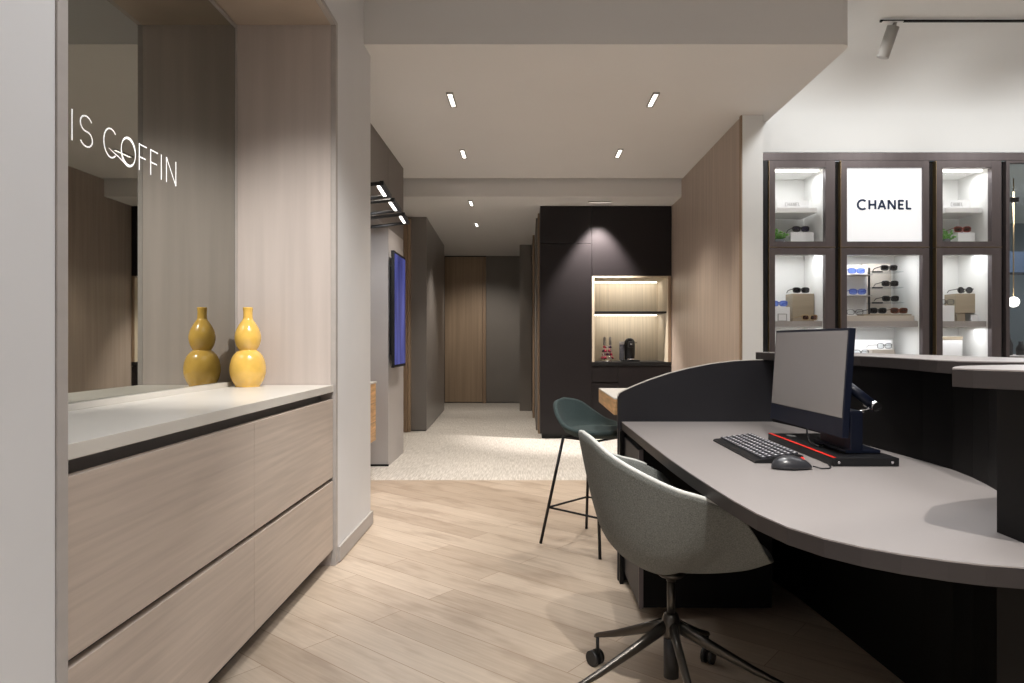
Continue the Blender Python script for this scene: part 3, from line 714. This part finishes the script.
# right lower
Y = 5.60
t = thing('display_box', (fx(966.5, Y), Y, ZS), 'tan box raised on a clear foot, right cabinet shelf', 'box')
box(fx(955.5, Y), fx(978.5, Y), Y, Y+.15, fz(313, Y), fz(293.6, Y), .002).build('case', 'tan_box', t)
box(fx(958, Y), fx(966, Y), Y+.01, Y+.14, ZS, fz(313, Y)-.001).build('foot', 'tan_box', t)
gl('round', 965, Y+.02, fz(293.6, Y)+.001, 'round black sunglasses on the raised tan box')
rbox('display_box', fx(942.5, 5.55), fx(954.5, 5.55), 5.55, 5.68, ZS, fz(305.5, 5.55), 'white_box', 'white box at the left end of the right cabinet shelf', 'box')
gl('clear', 946.5, 5.57, fz(305.5, 5.55)+.001, 'thin eyeglasses on the white box in the right cabinet', .1)
rbox('name_card', fx(972, 5.55), fx(978, 5.55), 5.55, 5.57, ZS, ZS+.05, 'white_box', 'small white card standing right of the raised tan box', 'card')
rbox('storage_box', fx(943, 5.6), fx(962.5, 5.6), 5.6, 5.78, fz(365, 5.6), fz(340, 5.6), 'white_box', 'white box below the shelf in the right cabinet', 'box')
rbox('box_lid', fx(942.8, 5.6), fx(962.8, 5.6), 5.598, 5.785, fz(340, 5.6)+.001, fz(336.5, 5.6), 'tan_box', 'tan lid on the white box in the right cabinet', 'lid')
rbox('low_shelf', dx_(942)-.0, dx_(991), 5.46, 5.815, fz(369, 5.6), fz(365.3, 5.6), 'taupe_shelf', 'low shelf carrying the white box in the right cabinet', 'shelf')
# middle cabinet
Y = 5.60
zb = fz(315.8, 5.52)
tag(box(dx_(846.5)+.003, fx(913, 5.5), 5.48, 5.80, ZS, zb, .002).build('display_plinth', 'beige_stone'), 'beige stone plinth on the middle cabinet shelf', 'plinth')
t = thing('glasses_rack', (fx(885, Y), Y, zb+.001), 'stepped eyewear rack with back panel in the middle cabinet', 'rack')
box(fx(846.8, 5.6), fx(867.8, 5.6), 5.62, 5.63, zb+.001, fz(265, 5.6), .001).build('white_panel', 'white_box', t)
box(fx(868, 5.6), fx(869, 5.6), 5.58, 5.60, zb+.001, fz(268, 5.6)).build('upright', 'black_metal', t)
box(fx(869.2, 5.6), fx(899, 5.6), 5.72, 5.735, zb+.001, fz(262, 5.6), .001).build('back_panel', 'beige_stone', t)
for yy in (271.6, 287.3, 302.3):
    box(fx(869.3, 5.6), fx(901, 5.6), 5.56, 5.719, fz(yy+.9, 5.6), fz(yy, 5.6), .0005).build('shelf', 'acrylic', t)
    box(fx(869.3, 5.6), fx(879, 5.6), 5.54, 5.559, fz(yy+1.6, 5.6), fz(yy+.2, 5.6), .0005).build('price_rail', 'black', t)
for yy in (275.2, 295.8):
    box(fx(846.8, 5.6), fx(867.7, 5.6), 5.52, 5.619, fz(yy+.9, 5.6), fz(yy, 5.6), .0005).build('shelf', 'taupe_shelf', t)
for z0, z1, nm in (('sun', 0, 0),): pass
box(fx(863, 5.5), fx(911, 5.5), 5.49, 5.60, zb+.001, zb+.012, .001).build('tray', 'tan_box', t)
def onshelf(yy): return fz(yy, 5.6)+.001
gl('black', 889, 5.585, onshelf(271.6), 'black sunglasses on the top right step of the middle rack')
gl('black', 890, 5.585, onshelf(287.3), 'black sunglasses on the second right step of the middle rack')
gl('black', 890.5, 5.585, onshelf(302.3), 'black sunglasses on the third right step of the middle rack')
gl('black', 878, 5.51, zb+.013, 'black sunglasses on the tan tray, left pair')
gl('brown', 899, 5.51, zb+.013, 'tortoise brown sunglasses on the tan tray, right pair')
gl('blue', 856.5, 5.535, onshelf(275.2), 'blue lensed sunglasses on the upper left step of the middle rack')
gl('blue', 857.5, 5.535, onshelf(295.8), 'blue lensed sunglasses on the lower left step of the middle rack')
gl('clear', 855, 5.51, zb+.001, 'thin eyeglasses at the left end of the stone plinth')
rbox('display_block', fx(848, 5.55), fx(855, 5.55), 5.60, 5.615, zb, fz(308, 5.55), 'white_box', 'tiny white block at the left of the stone plinth', 'block')
Yl = 5.55
rbox('low_shelf', dx_(846.5)+.0, dx_(922), 5.46, 5.815, fz(360, Yl), fz(356, Yl), 'white_box', 'low white shelf in the middle cabinet behind the counter', 'shelf')
zl = fz(356, Yl)+.001
rbox('display_block', fx(850, 5.65), fx(892, 5.65), 5.65, 5.78, zl, fz(340, 5.65), 'white_box', 'long white block low in the middle cabinet', 'block')
rbox('display_block', fx(869.5, Yl), fx(891.5, Yl), 5.50, 5.60, zl, fz(349.5, Yl), 'beige_stone', 'small beige block under clear glasses in the middle cabinet', 'block')
gl('clear', 884.5, 5.53, fz(349.5, Yl)+.001, 'thin eyeglasses on the small beige block', .2)
gl('clear', 861, 5.50, zl, 'thin eyeglasses on the low white shelf behind the monitor', .1)

# ============================================================ TRACK + SPOTLIGHT (ceiling)
TY = 4.50
tag(box(fx(880, TY), 6.5, TY-.006, TY+.006, HI-.026, HI-.012, .001).build('ceiling_track', 'black'), 'thin black lighting track on the high ceiling', 'track')
p = Vector(far(891, 21, TY)); p.y = TY-.0
t = thing('track_spotlight', (p.x+.02, TY, HI-.03), 'grey cylinder spotlight tilted on the ceiling track', 'spotlight')
MB().tube([(p.x+.03, TY, HI-.026), (p.x+.012, TY, HI-.075)], .012, 12).build('stem', 'grey_metal', t)
MB().tube([(p.x+.015, TY, HI-.055), (p.x-.03, TY+.05, HI-.24)], .038, 24).build('head', 'spot_grey', t)
MB().box(p.x-.06, p.x+.075, TY-.016, TY+.016, HI-.030, HI-.0245, .001).build('adapter', 'white_box', t)

# ============================================================ RECEPTION DESK
DZ = .745
t = thing('reception_desk', (.85, 2.2, 0), 'curved reception desk with grey worktop and dark raised counter', 'desk')
front = [(.42, 3.198), (.438, 3.198), (.445, 2.6), (.452, 2.2), (.462, 1.95), (.473, 1.772), (.484, 1.62), (.500, 1.49), (.525, 1.385), (.565, 1.305), (.61, 1.25), (.66, 1.208), (.72, 1.172), (.77, 1.15), (.825, 1.136), (.90, 1.126), (1.0, 1.12), (1.12, 1.12)]
front = front[1:]
back = [(1.16, 3.198), (1.18, 3.0), (1.205, 2.7), (1.228, 2.36), (1.242, 2.15), (1.243, 2.0), (1.225, 1.88), (1.20, 1.78), (1.18, 1.72), (1.165, 1.6), (1.155, 1.4), (1.15, 1.2)]
shade_run = [(1.15, .9), (1.15, .4)]  # unseen forward run of the back panel, added to shade under the desk
m = MB().prism(front+back[::-1], DZ-.0035, DZ, .001); m.build('worktop', 'desk_top', t)
m = MB().prism(front+back[::-1], DZ-.037, DZ-.004, .001); m.build('worktop_edge', 'desk_edge', t)
# end screen with arched top (frontal), in X-Z
cur = [(618, 397), (619.5, 393.5), (624, 391), (635, 386), (650, 380), (668, 374), (690, 368.3), (712, 364), (735, 361.2), (755, 360.2), (764, 360)]
pts = [(fx(x, 3.2), fz(y, 3.2)) for x, y in cur]
poly = [(.4205, .0)]+pts+[(1.17, pts[-1][1]), (1.17, 0)]
Mx = Matrix(((1, 0, 0, 0), (0, 0, -1, 3.226), (0, 1, 0, 0), (0, 0, 0, 1)))
MB().prism(poly, 0, .026, 0, Mx).build('end_screen', 'desk_dark', t)
q = [(a, b_+.0015) for a, b_ in pts]
MB().ribbon(q, .003, .026, Mx).build('screen_edge', 'edge_light', t)
# back panel following the curve
def offset(pl, d):
    out = []
    for i, (x, y) in enumerate(pl):
        p0 = pl[max(i-1, 0)]; p1 = pl[min(i+1, len(pl)-1)]; tx, ty = p1[0]-p0[0], p1[1]-p0[1]; l = math.hypot(tx, ty)
        out.append((x-ty/l*d, y+tx/l*d))
    return out
bp_ = [(1.145, 3.199)]+back[1:]+shade_run
MB().prism([(x, y) for x, y in bp_]+offset(bp_, .03)[::-1], 0, 1.033).build('back_panel', 'desk_black', t)
# raised counter slab
fe = [(1.10, 3.225), (1.12, 2.9), (1.15, 2.62), (1.168, 2.40), (1.165, 2.2), (1.145, 2.0), (1.125, 1.88), (1.13, 1.80), (1.17, 1.73), (1.26, 1.69)]
be = [(1.40, 1.69), (1.50, 1.8), (1.53, 2.1), (1.52, 2.5), (1.48, 2.9), (1.42, 3.3), (1.10, 3.3)]
MB().prism(fe+be, 1.034, 1.066, .001).build('raised_counter', 'desk_edge', t)
MB().prism(fe+be, 1.0665, 1.0695, .001).build('raised_counter_top', 'desk_top', t)
leaf_ = []
for i in range(25):
    a = PI*(.5+i/24); leaf_.append((.99+.225*math.cos(a)*(1 if math.cos(a) > -.99 else 1), 1.24+.0*a+.2*math.sin(a)))
leaf_ = [(1.10, 1.435), (1.00, 1.415), (.92, 1.385), (.85, 1.345), (.815, 1.305), (.79, 1.27), (.770, 1.24), (.785, 1.205), (.83, 1.142), (.88, 1.09), (.95, 1.04), (1.05, 1.01), (1.25, 1.0), (1.35, 1.1), (1.35, 1.38)]
MB().prism(leaf_, 1.038, 1.0685, .001).build('counter_leaf', 'desk_edge', t)
MB().prism(leaf_, 1.069, 1.072, .001).build('leaf_top', 'desk_top', t)
box(.922, 1.14, 1.14, 1.344, 0, 1.037, .002).build('post', 'desk_black', t)
# drawer pedestal
pd = box(.462, .98, 2.745, 3.19, .05, .685, .001).build('pedestal', 'desk_black', t)  # blacker than its drawers: shade of the unlit side is in the colour
for z0, z1 in ((.055, .255), (.26, .46), (.465, .68)): box(.445, .461, 2.75, 3.185, z0, z1, .001).build('drawer', 'desk_dark', pd)
box(.444, .462, 2.735, 2.744, .05, .685).build('edge_strip', 'bronze', pd)
box(.424, .442, 3.15, 3.198, 0, DZ-.038, .001).build('end_upright', 'desk_black', t)

# high table behind the screen
t = thing('high_table', (.75, 3.6, 0), 'oak edged high table with pale top behind the desk screen', 'table')
box(.407, 1.06, 3.232, 3.93, .772, .846, .002).build('oak_edge', 'oak_h', t)
box(.407, 1.06, 3.232, 3.93, .8465, .852, .001).build('table_top', 'quartz', t)
box(.86, .92, 3.3, 3.86, .012, .771, .002).build('leg_panel', 'black', t)
box(.72, 1.04, 3.28, 3.88, 0, .0115).build('foot', 'black', t)

# ============================================================ COMPUTER
t = thing('computer_monitor', (1.0, 2.3, DZ+.027), 'black monitor with dull grey screen turned to the chair', 'monitor')
# monitor local: width along Y, tilt about Y axis
mw, mh = .545, .335
ang = math.radians(4.1)
Rm = Matrix.Translation((.938, 2.340, .8275)) @ Matrix.Rotation(math.radians(2.6), 4, 'Z') @ Matrix.Rotation(ang, 4, 'Y')
MB().box(0, .020, -mw/2, mw/2, 0, mh, .002, Rm).build('housing', 'navy_plastic', t)
MB().box(.0205, .045, -mw/2+.08, mw/2-.08, .05, mh-.06, .008, Rm).build('rear_cover', 'navy_plastic', t)
MB().box(-.0012, -.0002, -mw/2+.008, mw/2-.008, .060, mh-.008, 0, Rm).build('screen', 'screen_off', t)
box(1.0, 1.04, 2.12, 2.34, DZ+.031, .905, .006).build('column', 'navy_plastic', t)
MB().tube([(1.0, 2.2, 1.0), (1.035, 2.17, .965), (1.075, 2.14, .925)], .016, 16).build('tilt_arm', 'navy_plastic', t)
MB().tube([(1.078, 2.165, .925), (1.082, 2.115, .915)], .017, 20).build('hinge_knob', 'chrome', t)
MB().tube([(1.0, 2.17, .875), (1.08, 2.14, .915)], .006, 10).build('strut', 'chrome', t)
MB().box(.985, 1.095, 2.12, 2.36, DZ+.028, DZ+.038, .003).build('foot', 'navy_plastic', t)
MB().tube([(1.012, 2.27, .885), (.975, 2.27, .885)], .02, 12).build('mount', 'navy_plastic', t)
t = thing('docking_base', (1.01, 2.32, DZ+.001), 'flat black box with red stripe under the monitor', 'base')
MB().box(.914, 1.112, 2.045, 2.60, DZ+.001, DZ+.026, .003).build('case', 'black', t)
MB().box(.9145, .9245, 2.05, 2.595, DZ+.0262, DZ+.0272).build('red_stripe', 'red_plastic', t)
MB().box(.96, .985, 2.50, 2.55, DZ+.0262, DZ+.027).build('badge', 'grey_metal', t)
for s_x in (.93, 1.09): MB().tube([(s_x, 2.0445, DZ+.013), (s_x, 2.041, DZ+.013)], .004, 10).build('screw', 'chrome', t)
# keyboard (local: X = depth from user, Y = length)
t = thing('keyboard', (.77, 2.335, DZ+.001), 'black computer keyboard with pale legends lying left of the monitor', 'keyboard')
kb = MB().prism([(-.075, 0), (.070, 0), (.075, .022), (.066, .026), (-.068, .008), (-.075, .005)], -.236, .236, .001,
    Matrix(((1, 0, 0, .772), (0, 0, 1, 2.335), (0, 1, 0, DZ+.001), (0, 0, 0, 1))))
kb.build('body', 'black', t)
sl = math.atan2(.018, .134)
proto = None
for r_ in range(6):
    for c_ in range(16):
        x = .772-.042+r_*.0195; y = 2.335-.212+c_*.0283; zz = DZ+.001+.008+(x-.772+.068)*math.tan(sl)
        if proto is None:
            M0 = Matrix.Rotation(-sl, 4, 'Y')
            proto = MB().box(-.0078, .0078, -.0118, .0118, .0005, .006, .0012, M0); proto.mi = 1
            proto = proto.box(-.002, .004, -.006, .004, .0061, .0064, 0, M0).build('key', ['key_grey', 'key_legend'], t)
            proto.data.transform(Matrix.Translation(wloc(t))); proto.location = Vector((x, y, zz))-wloc(t)
        else:
            k_ = proto.copy(); C.objects.link(k_); k_.location = Vector((x, y, zz))-wloc(t)
# mouse
t = thing('computer_mouse', (.775, 2.01, DZ+.001), 'dark grey computer mouse with red wheel by the keyboard corner', 'mouse')
b_ = bmesh.new(); bmesh.ops.create_uvsphere(b_, u_segments=28, v_segments=16, radius=1)
for v in b_.verts:
    x, y, z = v.co; s = 1-.18*max(0, x)
    v.co = Vector((x*.060, y*.032*s, max(z, 0)*.036*(1-.25*x)+(0 if z >= 0 else z*.002)+.003))
for f in b_.faces: f.smooth = True
MB().merge(b_, Matrix.Translation((.776, 2.01, DZ+.001))).build('body', 'mouse_grey', t)
MB().tube([(.807, 2.008, DZ+.030), (.807, 2.013, DZ+.028)], .006, 14).build('scroll_wheel', 'red_plastic', t)
tag(MB().tube([(.838, 2.01, DZ+.008), (.86, 2.00, DZ+.003), (.885, 2.005, DZ+.003), (.90, 2.03, DZ+.003), (.909, 2.07, DZ+.005)], .002, 8).build('mouse_cable', 'black'), 'thin black cable running from the mouse to the flat box', 'cable')
tag(MB().tube([(.962, 2.36, .826), (.958, 2.34, .80), (.95, 2.30, .782), (.955, 2.25, .776), (.985, 2.27, .776), (1.0, 2.31, .776), (1.001, 2.36, .79)], .0028, 8).build('monitor_cable', 'black'), 'black cable looping under the monitor onto the flat box', 'cable')

# ============================================================ CHAIRS
D = math.radians
def cr(vals, u):
    """catmull-rom through (t,v) table"""
    if u <= vals[0][0]: return vals[0][1]
    for i in range(len(vals)-1):
        if u <= vals[i+1][0]:
            t0, v0 = vals[i]; t1, v1 = vals[i+1]; s = (u-t0)/(t1-t0)
            a = vals[max(i-1, 0)]; d = vals[min(i+2, len(vals)-1)]
            m0 = (v1-a[1])/(t1-a[0])*(t1-t0) if t1 != a[0] else 0
            m1 = (d[1]-v0)/(d[0]-t0)*(t1-t0)
            return (2*s**3-3*s*s+1)*v0+(s**3-2*s*s+s)*m0+(-2*s**3+3*s*s)*v1+(s**3-s*s)*m1
    return vals[-1][1]
def shell(Rf, Zf, zb, prof, nphi=96, nv=26, th=.016, lift=False):
    """bucket shell around origin, front = +X; returns bmesh: outer + inner surfaces joined at the rim, and the rim points"""
    b = bmesh.new(); outer = []; inner = []
    def P(phi, v, ins):
        a = abs(phi); R = cr(Rf, a); Z = cr(Zf, a)
        g = cr(prof[0], v); h = cr(prof[1], v)
        if lift: wq = min(1, max(0, (D(135)-a)/D(100))); wq = .8*wq*wq*(3-2*wq); h = h*(1-wq)+wq*(g**1.25)
        r = R*g; z = zb+(Z-zb)*h
        if ins:
            e = 1e-3; r1 = R*cr(prof[0], min(1, v+e)); r0 = R*cr(prof[0], max(0, v-e)); hh = []
            for vv_ in (min(1, v+e), max(0, v-e)):
                g_ = cr(prof[0], vv_); h_ = cr(prof[1], vv_)
                if lift: h_ = h_*(1-wq)+wq*(max(g_, 0)**1.25)
                hh.append(h_)
            z1 = zb+(Z-zb)*hh[0]; z0 = zb+(Z-zb)*hh[1]
            tr, tz = r1-r0, z1-z0; l = math.hypot(tr, tz) or 1
            r += -tz/l*th; z += tr/l*th
            r = max(r, 0)
        return Vector((r*math.cos(phi), r*math.sin(phi), z))
    phis = [-PI+2*PI*i/nphi for i in range(nphi)]
    for ins, store in ((False, outer), (True, inner)):
        c = b.verts.new(P(0, 0, ins)); store.append([c])
        for j in range(1, nv+1): store.append([b.verts.new(P(p_, j/nv, ins)) for p_ in phis])
    for store in (outer, inner):
        for i in range(nphi):
            b.faces.new((store[0][0], store[1][i], store[1][(i+1) % nphi]))
            for j in range(1, nv): b.faces.new((store[j][i], store[j+1][i], store[j+1][(i+1) % nphi], store[j][(i+1) % nphi]))
    for i in range(nphi): b.faces.new((outer[nv][i], outer[nv][(i+1) % nphi], inner[nv][(i+1) % nphi], inner[nv][i]))
    nin = 0
    bmesh.ops.recalc_face_normals(b, faces=b.faces)
    for f in b.faces: f.smooth = True
    rim = [(outer[nv][i].co+inner[nv][i].co)/2 for i in range(nphi)]
    return b, rim, phis
prof = ([(0, 0), (.15, .30), (.3, .56), (.45, .73), (.6, .83), (.8, .92), (1, 1)], [(0, 0), (.15, .045), (.3, .14), (.45, .28), (.6, .47), (.8, .73), (1, 1)])
def swivel_chair(loc, rz):
    t = thing('swivel_chair', (0, 0, 0), 'grey felt shell armchair on a five star castor base at the desk', 'chair')
    Rf = [(0, .255), (D(30), .285), (D(50), .318), (D(58), .326), (D(66), .320), (D(80), .305), (D(100), .295), (D(120), .29), (D(150), .287), (PI, .285)]
    Zf = [(0, .495), (D(35), .500), (D(50), .508), (D(58), .528), (D(65), .585), (D(73), .642), (D(82), .672), (D(93), .698), (D(107), .718), (D(122), .747), (D(147), .797), (D(165), .834), (PI, .844)]
    b, rim, phis = shell(Rf, Zf, .412, prof, lift=True)
    mb = MB(); mb.merge(b); mb.build('shell', 'grey_fabric', t)
    seg = [r_ for r_, p_ in zip(rim, phis)]
    # piping from one arm round the back to the other
    idx = [i for i, p_ in enumerate(phis) if p_ >= D(86)]+[i for i, p_ in enumerate(phis) if p_ <= -D(86)]
    MB().tube([rim[i]+Vector((0, 0, .001)) for i in idx], .0064, 8).build('piping', 'piping', t)
    # seat cushion
    cu = []
    for i in range(48):
        a = 2*PI*i/48; r_ = .135+.01*math.cos(a); cu.append((r_*math.cos(a), r_*math.sin(a)))
    MB().prism(cu, .482, .506, .008).build('seat_cushion', 'grey_fabric_light', t)
    MB().lathe([(0, 0), (.05, 0), (.035, -.014), (.016, -.02), (.014, -.03)][::-1], (0, 0, .414), 24).build('mounting_plate', 'base_metal', t)
    MB().tube([(0, 0, .27), (0, 0, .392)], .0125, 16).build('gas_lift', 'base_metal', t)
    MB().tube([(0, 0, .09), (0, 0, .235)], .023, 20).build('lift_housing', 'black', t)
    MB().lathe([(0, .215), (.026, .215), (.030, .235), (.029, .26), (.022, .283), (.016, .288), (0, .288)], (0, 0, 0), 28).build('hub', 'base_metal', t)
    for k_ in range(5):
        a = D(56+72*k_)-rz; ux, uy = math.cos(a), math.sin(a); px, py = -uy, ux
        m = MB(); b2 = bmesh.new(); rings = []
        for r_, zc, hh, ww in ((.015, .250, .022, .013), (.12, .198, .018, .0125), (.24, .142, .013, .0105), (.325, .108, .009, .009), (.335, .103, .008, .008)):
            ring = []
            for kk in range(10):
                q_ = 2*PI*kk/10; ring.append(b2.verts.new((ux*r_+px*ww*math.cos(q_), uy*r_+py*ww*math.cos(q_), zc+hh*math.sin(q_))))
            rings.append(ring)
        for A, B in zip(rings, rings[1:]):
            for kk in range(10): b2.faces.new((A[kk], A[(kk+1) % 10], B[(kk+1) % 10], B[kk])).smooth = True
        b2.faces.new(rings[0][::-1]); b2.faces.new(rings[-1]); bmesh.ops.recalc_face_normals(b2, faces=b2.faces)
        leg = m.merge(b2).build('leg', 'base_metal', t)
        ex, ey = ux*.325, uy*.325
        cs = MB(); cs.tube([(ex, ey, .045), (ex, ey, .103)], .006, 8)
        for s in (-1, 1):
            c0 = Vector((ex+ux*.012, ey+uy*.012, .0265)); pv = Vector((px, py, 0))
            cs.tube([c0+pv*s*.006, c0+pv*s*.020], .026, 20)
        cs.build('castor', 'rubber', leg)
    t.location = loc; t.rotation_euler = (0, 0, rz)
    return t
swivel_chair((.44, 2.10, 0), D(9))

def bar_stool(loc, rz):
    t = thing('bar_stool', (0, 0, 0), 'dark teal upholstered bar stool on thin black metal legs', 'stool')
    Rf = [(0, .215), (D(40), .235), (D(70), .225), (D(100), .21), (D(130), .215), (D(155), .225), (PI, .23)]
    Zf = [(0, .622), (D(40), .628), (D(80), .642), (D(105), .665), (D(125), .71), (D(150), .77), (PI, .792)]
    b, rim, phis = shell(Rf, Zf, .592, prof, nphi=72, nv=18, th=.022)
    MB().merge(b).build('seat_shell', 'teal_fabric', t)
    cu = [(.01+.165*math.cos(2*PI*i/40), .165*math.sin(2*PI*i/40)) for i in range(40)]
    MB().prism(cu, .617, .640, .008).build('seat_pad', 'teal_fabric', t)
    foot = [(s1*.205, s2*.205) for s1, s2 in ((-1, -1), (1, -1), (1, 1), (-1, 1))]
    top = [(s1*.115, s2*.115) for s1, s2 in ((-1, -1), (1, -1), (1, 1), (-1, 1))]
    for (fx_, fy_), (tx, ty) in zip(foot, top):
        MB().tube([(fx_, fy_, .001), (tx, ty, .594)], .0085, 12).build('leg', 'black_metal', t)
    zr = .20; u = zr/.594
    rp_ = [(f[0]+(q_[0]-f[0])*u, f[1]+(q_[1]-f[1])*u, zr) for f, q_ in zip(foot, top)]
    m = MB()
    for i in range(4): m.tube([rp_[i], rp_[(i+1) % 4]], .006, 8)
    m.build('footrest', 'black_metal', t)
    m = MB(); tp = [(x, y, .588) for x, y in top]
    for i in range(4): m.tube([tp[i], tp[(i+1) % 4]], .006, 8)
    m.build('under_frame', 'black_metal', t)
    t.location = loc; t.rotation_euler = (0, 0, rz)
bar_stool((.36, 3.80, 0), D(-43))
